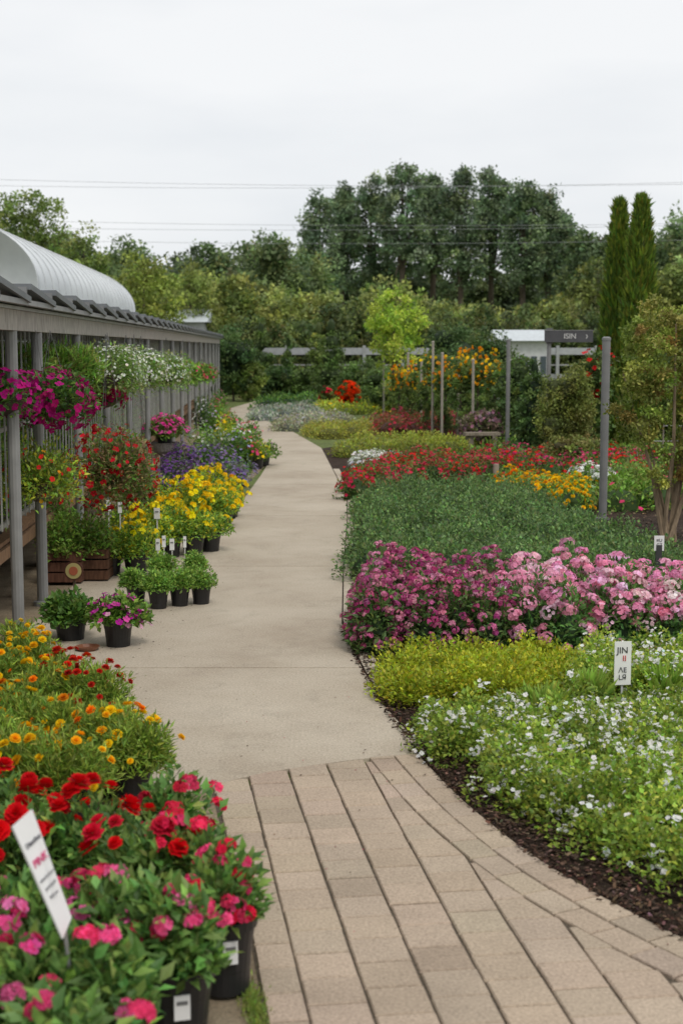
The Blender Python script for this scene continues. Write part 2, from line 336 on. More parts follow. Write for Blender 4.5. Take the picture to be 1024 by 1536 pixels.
# bark chips
b=Buf()
mE=resample(mulch_edge,200); off=offset(mE,-sgn*1.0)
CHIP=T([(-.25,0,0),(.25,.1,.05),(.2,1,0),(-.15,.9,.08)],[(0,1,2,3)])
n=20000; k=R.integers(0,200,n); t=R.random(n)**1.2*.5-.012
P=mE[k]*(1-t[:,None])+off[k]*t[:,None]+R.normal(0,.01,(n,2)); P=c3(P); P[:,2]=R.uniform(-.004,.018,n)
b.add(CHIP,P,R.normal(0,1,(n,3))*[1,1,.25],np.array([0,0,1.])+R.normal(0,.35,(n,3)),R.uniform(.008,.032,n),jit([(.045,.027,.019),(.075,.045,.032),(.14,.09,.066),(.03,.019,.014),(.09,.058,.041)],n,.3),SOIL)
n=70; k=R.integers(40,190,n); t=-R.random(n)**2*.35; P=c3(mE[k]*(1-t[:,None])+off[k]*t[:,None]); P[:,2]=.006
b.add(CHIP,P,R.normal(0,1,(n,3))*[1,1,.1],np.array([0,0,1.])+R.normal(0,.1,(n,3)),R.uniform(.008,.02,n),jit([(.08,.05,.035),(.15,.1,.07)],n,.3),SOIL)
n=2500; Q=np.stack([R.uniform(3.4,9,n),R.uniform(15,21,n),R.uniform(0,.02,n)],1)
b.add(CHIP,Q,R.normal(0,1,(n,3))*[1,1,.25],np.array([0,0,1.])+R.normal(0,.35,(n,3)),R.uniform(.03,.07,n),jit([(.08,.05,.035),(.15,.10,.07)],n,.3),SOIL)
b.make('bark_mulch')
# fallen petals, leaf bits and potting soil on the path
b=Buf(); n=260; Q=np.stack([R.normal(-1.55,.3,n)-.02*R.random(n),R.uniform(7.3,15,n),np.full(n,.004)],1)
b.add(DIAM,Q,R.normal(0,1,(n,3))*[1,1,.1],np.array([0,0,1.])+R.normal(0,.15,(n,3)),R.uniform(.008,.022,n),jit([(.06,.04,.03),(.03,.02,.015),(.14,.11,.06),(.1,.12,.04)],n,.3),SOIL)
n=60; Q=np.stack([R.uniform(-.7,.3,n),R.uniform(4.6,9,n),np.full(n,.005)],1)
b.add(DIAM,Q,R.normal(0,1,(n,3))*[1,1,.1],np.array([0,0,1.])+R.normal(0,.15,(n,3)),R.uniform(.006,.016,n),jit([(.08,.05,.03),(.2,.14,.08),(.4,.05,.1)],n,.3),SOIL)
b.make('path_litter')
# ------------------------------------------------------------------ right-hand beds
def groundcover():
    b=Buf()
    edge=[G(*p) for p in [(575,1030),(612,1085),(650,1125),(720,1182),(790,1238),(870,1285),(960,1325),(1040,1352)]]
    edge=[(x+.04,y+.02) for x,y in edge]
    poly=edge+[(2.3,4.65),(4.2,4.6),(4.2,9.4),G(880,1000),G(600,1000)]
    lime=fill([G(592,1062),G(580,1003),G(840,995),G(865,1050),G(720,1060)],.15)
    leaves(b,c3(lime,0),.15,R.uniform(.14,.24,len(lime)),520,DIAM,.03,[(.21,.26,.018),(.165,.225,.022),(.26,.285,.025)],pv=.15)
    p=fill(poly,.25); keep=[not(q[1]>8.25 and q[0]<1.45+.1*math.sin(q[0]*5)) for q in p]; p=p[keep]
    rz=R.uniform(.15,.29,len(p)); rx=R.uniform(.14,.215,len(p))
    sx,sy=G(931,1060); near=np.hypot(p[:,0]-sx,(p[:,1]-sy+.2)*.8)<.34; rz[near]*=.5
    leaves(b,c3(p,0),rx,rz,950,BROAD,.028,[(.15,.225,.04),(.20,.27,.045),(.11,.18,.035)],pv=.19,lump=.2)
    n=len(p); dens=.5+.5*np.sin(p[:,0]*3.1+1)*np.sin(p[:,1]*2.3)
    for lo,hi,cnt in ((-1,.3,6),(.3,.65,11),(.65,2,20)):
        g=(dens>=lo)&(dens<hi)
        if not g.any(): continue
        P,nn=blooms(b,c3(p[g],0),rx[g],rz[g],cnt,FL5,.015,WHT,.1,1.1,.4,.06)
        c=P[R.random(len(P))<.5]; k=np.repeat(np.arange(len(c)),5); Q=c[k]+R.normal(0,.018,(len(k),3)); nn=unit(R.normal(0,.5,(len(k),3))+[0,-.2,1])
        b.add(FL5,Q,rperp(nn),nn,R.uniform(.009,.017,len(k)),jit(WHT,len(k),.05,.02),PETAL)
    b.make('white_flower_groundcover_bed')
groundcover()
b=Buf()
for (px,py) in [(815,1085),(995,1050),(880,1060)]:
    x,y=G(px,py); n=260; a=R.uniform(0,6.28,n); D=np.stack([np.cos(a)*.5,np.sin(a)*.5,R.uniform(.7,1.3,n)],1)
    b.add(NARR,c3(np.array([[x,y]]))+R.normal(0,.03,(n,3))*[1,1,0],D,rperp(D),R.uniform(.16,.27,n),jit((.16,.25,.05),n),LEAFM)
b.make('ornamental_grass')
def sedum(name,poly,cols,h,leafc,hp,fp,hr,fs,sp=.3):
    b=Buf(); p=fill(poly,sp,.3); rz=R.uniform(.8,1.08,len(p))*h
    leaves(b,c3(p,0),sp*.72,rz*.93,900,LEAF,.055,leafc,inner=.6,low=-.05,pv=.1)
    heads(b,c3(p,0),sp*.72,rz,hp,fp,hr,fs,cols,zlow=.12); b.make(name)
sedum('magenta_sedum_bed',[G(550,985),G(745,990),G(750,925),G(562,900)],[(.52,.11,.25),(.62,.2,.35),(.42,.06,.2),(.68,.28,.4)],.52,[(.05,.10,.035),(.08,.13,.045)],70,16,.030,.012,.27)
sedum('pink_sedum_bed',[G(772,990),G(900,992),(2.9,9.75),(2.9,11.4),G(770,925)],[(.88,.40,.55),(.85,.32,.49),(.9,.55,.66)],.54,[(.05,.12,.035),(.08,.17,.05)],28,30,.058,.016,.30)
# dark green bed
b=Buf(); poly=[G(548,880),G(548,725,.3),G(765,722,.3),G(850,765,.3),G(1030,828,.3),(4.2,12.4),(4.2,11.6)]
p=fill(poly,.33,.3); rz=R.uniform(.30,.44,len(p))
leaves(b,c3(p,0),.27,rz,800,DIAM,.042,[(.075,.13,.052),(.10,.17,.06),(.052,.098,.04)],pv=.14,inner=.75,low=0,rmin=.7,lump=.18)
b.make('green_shrub_bed')
def flowerbed(name,poly,sp,h,lc,ls,per,fc,fn,fs,tpl=FL5,inner=.7,leaf=DIAM,lump=.14,mg=.3):
    b=Buf(); p=fill(poly,sp,.35,sp*mg)
    if len(p)==0: return
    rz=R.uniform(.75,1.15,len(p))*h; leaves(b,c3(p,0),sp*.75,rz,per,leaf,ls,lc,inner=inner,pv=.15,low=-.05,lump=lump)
    if fn:
        col=np.array(fc,float)
        if col.ndim==1: col=col[None]
        g=R.integers(0,len(col),len(p))
        for k in range(len(col)):
            s=g==k
            if s.any(): blooms(b,c3(p[s],0),sp*.75,rz[s],fn,tpl,fs,col[k],.05)
    b.make(name)
flowerbed('red_flower_bed',[G(522,756),G(556,745),G(590,728),G(700,726),G(772,724),G(760,702),G(640,702),G(572,708),G(528,730)],.36,.38,[GM,GD,(.1,.09,.03)],.05,420,[(.55,.02,.08),RED,(.66,.03,.08),(.42,.02,.05)],55,.034,mg=.1)
flowerbed('red_flower_bed',[G(765,724),G(980,718),G(990,698),G(745,697)],.42,.38,[GM,GD],.05,420,[PINK,RED,(.5,.03,.14)],42,.038,mg=.0)
flowerbed('marigold_bed',[G(755,752),G(880,768),G(880,740),G(755,732)],.36,.32,[GM,GB],.045,420,[YEL,YEL,YEL,ORA],36,.036,POM,mg=0)
flowerbed('white_daisy_bed',[G(875,748),G(910,750),G(905,733),G(870,733)],.35,.42,[GM],.05,420,WHT,34,.045,mg=0)
flowerbed('white_daisy_bed',[G(525,704),G(602,702),G(596,692),G(529,694)],.4,.25,[(.16,.19,.12)],.05,260,WHT,80,.04,mg=0)
flowerbed('boxwood_hedge',[G(496,688),G(705,684),G(690,669),G(512,671)],.6,.34,[(.20,.24,.04),(.15,.18,.04)],.055,900,None,0,0,mg=.2)
flowerbed('golden_hedge',[G(463,662),G(560,656),G(556,646),G(467,649)],.6,.36,[(.24,.25,.05),(.16,.18,.05)],.055,800,None,0,0,mg=.1)
flowerbed('lavender_bed',[G(424,648),G(520,640),G(515,632),G(430,636)],.6,.34,[(.24,.26,.21),(.16,.18,.13)],.07,500,[(.5,.45,.5)],14,.05,mg=.1)
flowerbed('silver_foliage_bed',[G(388,632),G(475,624),G(468,617),G(394,621)],.7,.32,[(.26,.29,.29),(.12,.16,.13)],.08,400,None,0,0,mg=.1)
flowerbed('burgundy_flower_bed',[G(562,655),G(695,655),G(680,634),G(575,636)],.65,.45,[(.16,.05,.04),(.09,.09,.03)],.07,520,[(.5,.03,.06),(.35,.03,.07)],34,.05,mg=.1)
flowerbed('dark_box_bed',[G(398,615),G(478,612),G(474,603),G(405,605)],.9,.42,[GD,GM],.1,400,None,0,0,mg=.1)
flowerbed('golden_groundcover_bed',[G(485,622),G(640,618),G(640,606),G(490,608)],1.0,.3,[LIME,(.18,.22,.05)],.1,380,[YEL],6,.06,mg=.1)
flowerbed('pink_flower_bed',[G(600,634),G(700,632),G(695,622),G(600,622)],.8,.35,[GM],.09,300,[(.6,.25,.3)],30,.05,mg=.1)
flowerbed('golden_groundcover_bed',[G(470,603),G(620,602),G(620,592),G(480,593)],1.2,.35,[OLV,(.2,.22,.06)],.12,340,None,0,0,mg=.1)
flowerbed('heather_bed',[G(378,600),G(470,598),G(480,588),G(392,588)],1.3,.4,[(.19,.13,.09),(.13,.13,.05),(.22,.19,.1)],.12,300,None,0,0,mg=.1)
flowerbed('heather_bed',[G(385,586),G(620,586),G(620,578),G(390,578)],1.8,.5,[(.14,.15,.06),(.20,.14,.1),(.2,.22,.06)],.14,260,[(.7,.35,.3)],6,.08,mg=0)
flowerbed('low_shrub_bed',[G(700,690),G(1060,690),G(1000,646),G(720,662)],.9,.3,[GM,OLV,GB],.08,260,[(.6,.05,.1)],5,.05)
flowerbed('low_shrub_bed',[G(890,765),G(1000,768),G(1060,735),G(905,722)],.6,.42,[GM,GB,OLV],.07,420,[PINK],4,.04)
# ------------------------------------------------------------------ shrubs and trees
def crown(b,blobs,nc,m,cs,ls,cols,tpl=DIAM,cv=.22,shell=.45,inner=0,flat=.75):
    vol=np.array([q[3]**2*q[4] for q in blobs]); pick=R.choice(len(blobs),nc,p=vol/vol.sum()); B=np.array(blobs,float)[pick]
    d=unit(R.normal(0,1,(nc,3))); rad=(shell+(1-shell)*R.random(nc)**.6)
    Cc=B[:,:3]+d*rad[:,None]*B[:,[3,3,4]]
    k=np.repeat(np.arange(nc),m); n=len(k); csz=cs*R.uniform(.5,1.3,nc)
    off=unit(R.normal(0,1,(n,3)))*(R.random(n)**.5)[:,None]*csz[k][:,None]*np.array([1,1,flat])
    C=jit(cols,nc,cv,.06)[k]*np.exp(R.normal(0,.2,(n,1)))
    D=R.normal(0,1,(n,3))+off/cs*.5; b.add(tpl,Cc[k]+off,D,np.array([0,0,.8])+R.normal(0,.6,(n,3)),ls*R.uniform(.6,1.3,n),C,LEAFM)
    if inner:  # added dark cores inside the blobs, block the horizon showing through
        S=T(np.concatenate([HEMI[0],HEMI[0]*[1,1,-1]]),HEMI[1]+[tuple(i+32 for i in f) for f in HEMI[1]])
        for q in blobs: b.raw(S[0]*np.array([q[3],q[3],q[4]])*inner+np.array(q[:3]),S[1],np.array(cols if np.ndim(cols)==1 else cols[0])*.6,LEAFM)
    return Cc
BARK=(.10,.08,.06)
def tree(b,x,y,h,r,cb,cols,nc=120,m=40,ls=.2,trunk=.15,nb=6,cs=None,inner=0,limbs=6,lean=0.,cv=.22):
    blobs=[(x,y,cb+(h-cb)*.5,r*.8,(h-cb)*.45)]
    for i in range(nb):
        a=R.uniform(0,6.28); zz=R.uniform(.1,.95); rr=r*(1-.55*zz)*R.uniform(.4,.85); br=r*R.uniform(.26,.5)
        blobs.append((x+rr*math.cos(a),y+rr*math.sin(a),cb+(h-cb)*zz-br*.3,br,br*1.05))
    blobs.append((x+R.normal(0,.1)*r,y,h-r*.3,r*.3,r*.35))
    crown(b,blobs,nc,m,cs or r*.28,ls,cols,inner=inner,cv=cv)
    b.tube([(x,y,-.1),(x+lean*.4,y,cb*.6),(x+lean,y,cb+(h-cb)*.35),(x+lean,y,h*.9)],[trunk,trunk*.8,trunk*.55,trunk*.12],BARK,WOOD,8)
    for i in range(limbs):
        q=blobs[1+i%nb]; z0=cb*R.uniform(.75,1.0)+(h-cb)*R.uniform(0,.3)
        b.tube([(x+lean*.5,y,z0),((x+q[0])/2,(y+q[1])/2,(z0+q[2])/2+.05*h*.3),(q[0],q[1],q[2])],[trunk*.45,trunk*.3,trunk*.1],BARK,WOOD,6)
# tall grove (distance haze painted into the blue-green leaf colours): separate crowns on visible trunks
g1=[(.09,.135,.088),(.115,.165,.095),(.068,.108,.072)]
for (px,top,wd,Y,cb) in [(478,286,60,128,5),(513,268,48,136,7.5),(556,252,62,133,6.5),(604,241,72,129,7.5),(650,258,54,136,8.5),(692,254,60,130,7),(738,255,58,134,8),(786,262,62,128,7),(824,284,46,131,6.5),(850,326,32,127,4)]:
    b=Buf(); x,_,h=W(px,top,Y); tree(b,x,Y,h,wd/2/F*Y*1.25,cb,g1,nc=200,m=52,ls=.31,trunk=.36,nb=13,cs=.84,limbs=11,cv=.34); b.make('tall_tree')
# woodland
b=Buf(); prof=[(-350,330),(-150,345),(90,350),(150,368),(240,372),(300,362),(350,352),(430,346),(470,370),(500,392),(640,405),(830,395),(870,345),(920,332),(1024,318),(1200,320),(1400,330)]
for px in range(-340,1400,38):
    mid_=478<px<850; Y=R.uniform(143,155) if mid_ else R.uniform(100,118); top=np.interp(px,[a for a,_ in prof],[c for _,c in prof])+R.uniform(-12,26)*(.5 if mid_ else 1); x,_,h=W(px,top,Y); t=R.random()
    cols=[np.array(c)*(.75+.5*t)*(.62 if mid_ else 1) for c in [(.085,.128,.064),(.112,.158,.07),(.068,.104,.058)]]
    tree(b,x,Y,h,R.uniform(3.4,4.6) if mid_ else R.uniform(2.4,3.8),.5,cols,nc=220,m=42,ls=.4 if mid_ else .36,trunk=.2,nb=9,cs=.95,limbs=2)
for px in range(-300,1300,46):
    Y=R.uniform(78,90); top=R.uniform(380,432)+(50 if 470<px<860 else 0); x,_,h=W(px,top,Y); t=R.random()
    cols=[np.array(c)*(.75+.5*t) for c in [(.12,.155,.05),(.09,.125,.05),(.15,.175,.055)]]
    tree(b,x,Y,h,R.uniform(1.8,3.2),.2,cols,nc=200,m=42,ls=.28,trunk=.15,nb=8,cs=.7,limbs=2)
for px in range(-200,1250,34):
    Y=R.uniform(66,73); top=R.uniform(452,492); x,_,h=W(px,top,Y); t=R.random()
    cols=[np.array(c)*(.7+.6*t) for c in [(.065,.105,.04),(.055,.085,.037),(.11,.135,.047)]]
    tree(b,x,Y,h,R.uniform(1.2,2.2),.0,cols,nc=150,m=38,ls=.2,trunk=.1,nb=6,cs=.42,limbs=1)
b.make('distant_woodland')
b=Buf(); x,_,h=W(35,280,75); tree(b,x,75,h,2.9,3,[(.12,.17,.05),(.09,.14,.04)],nc=230,m=50,ls=.2,trunk=.2,nb=10,cs=.6); b.make('deciduous_tree')
b=Buf(); x,_,h=W(125,342,72); tree(b,x,72,h,1.8,2,[(.13,.18,.05),(.09,.14,.04)],nc=130,m=45,ls=.2,trunk=.15,nb=7,cs=.5); b.make('deciduous_tree')
b=Buf(); x,_,h=W(215,380,62); tree(b,x,62,h,2.0,1,[(.16,.20,.05),(.12,.16,.04)],nc=150,m=45,ls=.18,trunk=.15,nb=7,cs=.5); b.make('deciduous_tree')
b=Buf(); x,_,h=W(285,396,66); tree(b,x,66,h,1.8,1,[(.14,.18,.05),(.10,.13,.04)],nc=130,m=45,ls=.18,trunk=.15,nb=7,cs=.5); b.make('deciduous_tree')
# young lime tree
b=Buf(); x,_,h=W(590,434,45); tree(b,x,45,h,1.15,1.5,[(.21,.31,.045),(.16,.25,.04),(.25,.33,.055)],nc=150,m=46,ls=.10,trunk=.06,nb=12,cs=.26); b.make('young_lime_tree')
def cypress(px,top,Y,r):
    b=Buf(); x,_,h=W(px,top,Y); n=17000
    z=R.random(n)**.85*h; t=z/h; env=r*np.minimum(1,(1-t)**.62*1.25)*np.minimum(1,.75+t*2); a=R.uniform(0,6.28,n)
    rr=env*(.8+.2*R.random(n))*(1+.12*np.sin(a*4+z*5)+.10*np.sin(a*7-z*9))
    P=np.stack([x+rr*np.cos(a),Y+rr*np.sin(a),z],1); D=np.stack([np.cos(a)*.35,np.sin(a)*.35,np.ones(n)],1)+R.normal(0,.22,(n,3))
    b.add(NARR,P,D,np.stack([np.cos(a),np.sin(a),0*a],1)+R.normal(0,.4,(n,3)),R.uniform(.1,.26,n)*1.2,jit([(.08,.13,.02),(.05,.095,.02),(.12,.16,.025)],n,.25),LEAFM)
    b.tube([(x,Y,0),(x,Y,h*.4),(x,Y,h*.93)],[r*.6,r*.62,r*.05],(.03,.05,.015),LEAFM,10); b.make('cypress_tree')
cypress(929,311,31,.36); cypress(962,306,30,.40)
# airy multi-stem shrub right
b=Buf(); bx0,by0=G(1005,812); blobs=[(bx0-.1,by0,2.15,.52,.62),(bx0+.4,by0+.1,2.3,.55,.5),(bx0-.38,by0-.05,1.6,.32,.55),(bx0+.3,by0,1.3,.42,.6),(bx0-.18,by0,1.0,.3,.45)]
for i in range(9):
    q=blobs[i%5]; tx,ty=q[0]+R.normal(0,.2),q[1]+R.normal(0,.15)
    b.tube([(bx0+R.normal(0,.05),by0+R.normal(0,.05),0),((bx0*1.2+tx*.8)/2,(by0+ty)/2,q[2]*.5),(tx,ty,q[2]+.3)],[.03,.022,.008],(.24,.18,.12),WOOD,6)
crown(b,blobs,260,100,.13,.045,[(.14,.18,.045),(.18,.21,.055),(.19,.17,.055),(.12,.17,.04)],shell=.4)
b.make('serviceberry_shrub')
def shrub(name,px,py,Y,r,h,cols,ls=.09,nc=60,m=50,fl=None,fn=0,fs=.05,tpl=FL5,cone=False,inner=.62,zb=0):
    b=Buf(); x=W(px,py,Y)[0]
    if cone: blobs=[(x,Y,h*(.12+.2*i),r*(1-.19*i),h*.14) for i in range(5)]
    else: blobs=[(x,Y,h*.5,r*.85,h*.45)]+[(x+R.uniform(-.6,.6)*r,Y+R.uniform(-.6,.6)*r,h*R.uniform(.35,.85),r*.45,h*.2) for _ in range(5)]
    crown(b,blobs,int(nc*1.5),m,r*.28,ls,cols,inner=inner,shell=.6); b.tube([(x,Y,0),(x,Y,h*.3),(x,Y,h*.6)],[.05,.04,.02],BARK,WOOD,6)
    if fl is not None:
        n=fn; d=unit(R.normal(0,1,(n,3))); B=np.array(blobs)[R.integers(0,len(blobs),n)]; P=B[:,:3]+d*B[:,[3,3,4]]*1.2
        P=P[P[:,2]>zb*h]; d=d[:len(P)]; n=len(P); b.add(tpl,P,rperp(d),d,fs*R.uniform(.6,1.2,n),jit(fl,n,.12,.05),PETAL)
    b.make(name)
DK=[(.04,.08,.03),(.06,.10,.035)]; MD=[(.075,.125,.037),(.055,.095,.033)]; LT=[(.14,.19,.05),(.10,.15,.045)]
shrub('evergreen_shrub',350,585,58,1.15,3.1,DK,.12); shrub('evergreen_shrub',330,590,60,.9,2.4,MD,.12)
shrub('conifer_shrub',392,560,62,.8,3.2,MD,.12,cone=True); shrub('evergreen_shrub',410,575,60,1.0,1.5,DK,.12); shrub('evergreen_shrub',450,575,60,1.0,1.3,MD,.12)
shrub('conifer_shrub',497,570,58,1.0,3.3,MD,.12,cone=True); shrub('conifer_shrub',478,570,60,.8,3.2,LT,.12,cone=True); shrub('evergreen_shrub',545,580,56,1.1,1.8,MD,.12)
shrub('conifer_shrub',432,570,61,.6,2.6,MD,.12,cone=True); shrub('evergreen_shrub',372,575,58,.7,1.7,LT,.12)
shrub('evergreen_shrub',688,560,52,1.3,3.1,DK,.12,80); shrub('evergreen_shrub',732,560,53,1.1,3.0,DK,.12,80); shrub('evergreen_shrub',660,580,50,1.0,2.2,MD,.12)
shrub('orange_flower_shrub',522,590,50,.42,.95,MD,.1,fl=(.85,.07,.008),fn=300,fs=.08,tpl=POM); shrub('red_flower_shrub',489,590,52,.25,.75,MD,.1,fl=(.7,.01,.05),fn=90,fs=.07)
for (px,Y,h,r) in [(618,38,1.75,.3),(640,36,1.95,.3),(668,35,1.9,.34),(690,34,2.1,.3),(716,34,2.1,.34),(742,32,2.0,.3),(700,39,2.2,.4),(598,40,1.6,.3)]:
    shrub('climbing_rose',px,600,Y,r,h,MD+LT[1:],.06,60,46,fl=[(.92,.66,.02),(.92,.56,.02),(.92,.4,.02)],fn=110,fs=.045,tpl=POM,inner=0,zb=.62)
shrub('hydrangea_shrub',720,640,31,.5,.8,[(.12,.10,.09),(.1,.12,.05)],.07,60,50,fl=[(.45,.2,.28),(.4,.25,.33)],fn=300,fs=.045)
shrub('evergreen_shrub',845,640,27,.62,1.9,[(.12,.15,.045),OLV],.06,110,70); shrub('conifer_shrub',800,650,28,.5,1.9,DK,.07,80,60,cone=True); shrub('evergreen_shrub',778,640,31,.6,2.1,MD,.08,80)
shrub('red_climbing_rose',885,600,28,.5,2.1,MD,.08,80,50,fl=RED,fn=60,fs=.06,inner=0); shrub('evergreen_shrub',915,620,32,.9,1.9,MD,.1,80); shrub('evergreen_shrub',1000,620,30,1.0,1.9,LT,.09,80)
shrub('evergreen_shrub',860,665,25,.5,.65,[(.14,.12,.05),OLV],.06,60); shrub('evergreen_shrub',945,745,20,.38,.45,GB,.06,60,60); shrub('evergreen_shrub',620,600,44,1.0,1.4,LT,.1,70); shrub('evergreen_shrub',580,600,48,.9,1.4,MD,.1,70)
for px in (1060,1120,1190,960): shrub('evergreen_shrub',px,600,R.uniform(34,40),1.4,2.6,MD,.12,80)
# ------------------------------------------------------------------ posts, signs, fences
GREY=(.20,.20,.198)
def post(px,py,top,r,name='metal_post',col=GREY):
    b=Buf(); x,y=G(px,py); h=W(px,top,y)[2]; b.tube([(x,y,-.05),(x,y,h*.5),(x,y,h)],r,col,METAL,14); b.lathe(x,y,h,[(r*1.12,-.02),(r*1.12,.01),(r*.6,.025)],col,METAL,14,True); b.lathe(x,y,0,[(r*1.8,-.02),(r*1.8,.015),(r,.02)],col,METAL,14); b.make(name); return x,y,h
post(903,778,508,.052); post(760,682,510,.042)
for (px,py,top) in [(575,622,516),(611,644,530),(631,646,540),(648,655,513),(662,660,530),(708,662,540),(600,624,535),(686,655,545)]: post(px,py,top,.032,col=(.33,.30,.25))
def txt(s,loc,size,rot,col,parent,name='lettering',al='CENTER'):
    c=bpy.data.curves.new(name,'FONT'); c.body=s; c.size=size; c.align_x=al; c.align_y='CENTER'; c.extrude=.001
    m=bpy.data.materials.get('ink_%.2f_%.2f_%.2f'%col)
    if not m:
        m,nt,o=newmat('ink_%.2f_%.2f_%.2f'%col); p=N(nt,'ShaderNodeBsdfPrincipled'); p.inputs['Base Color'].default_value=(*col,1); p.inputs['Roughness'].default_value=.6; nt.links.new(p.outputs[0],o.inputs[0])
    c.materials.append(m); o=bpy.data.objects.new(name,c); scene.collection.objects.link(o)
    if isinstance(rot,Matrix): o.matrix_world=Matrix.Translation(loc)@rot.to_4x4()
    else: o.location=loc; o.rotation_euler=rot
    o.parent=parent; return o
x,y=G(820,692); h=W(820,496,y)[2]
e=bpy.data.objects.new('direction_sign',None); scene.collection.objects.link(e)
b=Buf(); b.tube([(x,y,-.05),(x,y,1),(x,y,h-.02)],.042,GREY,METAL,14); b.make('post',parent=e)
b=Buf(); b.box((x+.36,y-.07,h-.11),(.92,.04,.22),(.07,.07,.075),METAL); b.box((x+.0,y-.005,h-.1),(.12,.08,.3),(.12,.12,.12),METAL); b.box((x+.36,y-.092,h+.003),(.94,.012,.014),(.2,.2,.2),METAL); b.make('panel',parent=e)
txt('ISIN',(x+.38,y-.098,h-.11),.14,(math.pi/2,0,0),(.6,.6,.58),e); txt('›',(x+.70,y-.098,h-.10),.17,(math.pi/2,0,0),(.6,.6,.58),e,'arrow')
def label_sign(name,px,py,w_,h_,z0,yaw=0,post=.012,postc=(.5,.5,.5)):
    x,y=G(px,py); e=bpy.data.objects.new(name,None); scene.collection.objects.link(e)
    b=Buf(); b.box((x,y,z0/2+.02),(post,post*.7,z0+.06),postc,METAL,yaw); b.make('stake',parent=e)
    b=Buf(); b.box((x,y-.01,z0+h_/2),(w_,.006,h_),(.8,.8,.78),CARD,yaw); b.make('card',parent=e); return e,x,y
e,x,y=label_sign('plant_label_sign',931,1060,.105,.27,.14,.12)
txt('JIN',(x-.003,y-.016,.355),.055,(math.pi/2,0,.12),(.02,.02,.02),e); txt('II',(x+.01,y-.016,.305),.05,(math.pi/2,0,.12),(.6,.03,.04),e); txt('ΛE\nLЯ',(x,y-.016,.21),.045,(math.pi/2,0,.12),(.05,.05,.06),e)
e,x,y=label_sign('plant_label_sign',985,905,.085,.13,.46,0,.05,(.05,.05,.05)); txt('≡U\nG7',(x,y-.016,.53),.04,(math.pi/2,0,0),(.1,.1,.1),e)
b=Buf(); x,y=G(743,730); b.tube([(x,y,0),(x,y,.2),(x,y,.36)],[.05,.05,.045],(.3,.25,.2),WOOD,10); b.make('wooden_stump_post')
b=Buf(); x,y=G(722,676); b.box((x,y,.36),(.75,.32,.06),(.26,.22,.17),WOOD,.1); b.box((x-.25,y,.165),(.1,.26,.33),(.22,.19,.15),WOOD,.1); b.box((x+.25,y,.165),(.1,.26,.33),(.22,.19,.15),WOOD,.1); b.make('stone_bench')
# wire fence on the right
b=Buf()
for X in np.arange(5.2,11,.45): b.tube([(X,25,0),(X,25,.4),(X,25,.85)],.012,(.25,.22,.18),METAL,6)
for z in (.3,.55,.82): b.tube([(5.2,25,z),(8,25,z-.01),(11,25,z)],.008,(.3,.3,.3),METAL,5)
b.make('wire_fence')
# far pale fence and buildings
b=Buf()
for i in range(18):
    X=-16+i*1.7; b.box((X,63,1.1),(.14,.14,2.3),(.33,.34,.34),METAL)
    b.box((X+.85,63,2.0),(1.56,.05,.3),(.36,.37,.38),METAL); b.box((X+.85,63,.85),(1.56,.05,.3),(.3,.31,.31),METAL); b.box((X+.85,63,1.4),(1.56,.04,.06),(.33,.33,.33),METAL)
b.make('pale_rail_fence')
def shed(name,px0,px1,top,Y,hw):
    e=bpy.data.objects.new(name,None); scene.collection.objects.link(e); x0=W(px0,top,Y)[0]; x1=W(px1,top,Y)[0]; z=W(px0,top,Y)[2]; cx=(x0+x1)/2
    b=Buf(); b.box((cx,Y+2,z*.42),(x1-x0,4,z*.84),(.55,.56,.56),METAL)
    for k in range(5): b.box((x0+(k+.5)*(x1-x0)/5,Y-.03,z*.5),((x1-x0)/5*.6,.05,z*.25),(.06,.08,.09),PLAST)
    b.make('walls',parent=e); b=Buf(); v=[(x0-.2,Y-.3,z*.84),(x1+.2,Y-.3,z*.84),(x1+.2,Y+2,z),(x0-.2,Y+2,z),(x1+.2,Y+4.3,z*.84),(x0-.2,Y+4.3,z*.84)]
    b.raw(v,[(0,1,2,3),(3,2,4,5),(0,3,5),(1,4,2)],(.52,.56,.58),METAL); b.make('roof',parent=e)
shed('white_building',752,822,494,58,2.5); shed('white_building',250,305,462,64,4)
# power lines
for X in (-42,44):
    b=Buf(); b.tube([(X,88,0),(X,88,7),(X,88,14)],[.16,.14,.11],(.12,.1,.08),WOOD,8); b.box((X,88,13.2),(.12,2.2,.12),(.12,.1,.08),WOOD); b.box((X,88,10.5),(.12,1.6,.12),(.12,.1,.08),WOOD)
    b.make('utility_pole')
b=Buf()
for (dy,z) in [(-1,13.0),(1,12.6),(-.7,10.6),(.7,10.1),(0,9.4)]:
    ts=np.linspace(0,1,24); b.tube([(-42+86*t,88+dy,z+(dy*.5)*t-1.6*4*t*(1-t)*.6) for t in ts],.009,(.3,.31,.32),METAL,4)
b.make('power_lines')
# ------------------------------------------------------------------ left: shade structure and polytunnel
SX=lambda y:-1.96-.0506*y
ang=math.atan(.0506)
e=bpy.data.objects.new('shade_house',None); scene.collection.objects.link(e)
b=Buf(); PG=(.25,.25,.245)
for y in [3.0,5.6,8.2,10.9,12.1,14.6,17.2,20,23,26,29,32,35,38,41,44,47,50,53,55.5]:
    b.tube([(SX(y),y,-.05),(SX(y),y,1.2),(SX(y),y,2.32)],.048 if y<13 else .042,PG,METAL,12); b.lathe(SX(y),y,0,[(.08,-.02),(.08,.02),(.05,.03)],PG,METAL,12)
for y in np.arange(4,56,2.6): b.tube([(SX(y)-2.6,y,-.05),(SX(y)-2.6,y,1.2),(SX(y)-2.6,y,2.3)],.04,PG,METAL,8)
b.make('posts',parent=e)
b=Buf()
y0,y1=2.0,56.0; yc=(y0+y1)/2; Ln=(y1-y0)/math.cos(ang)
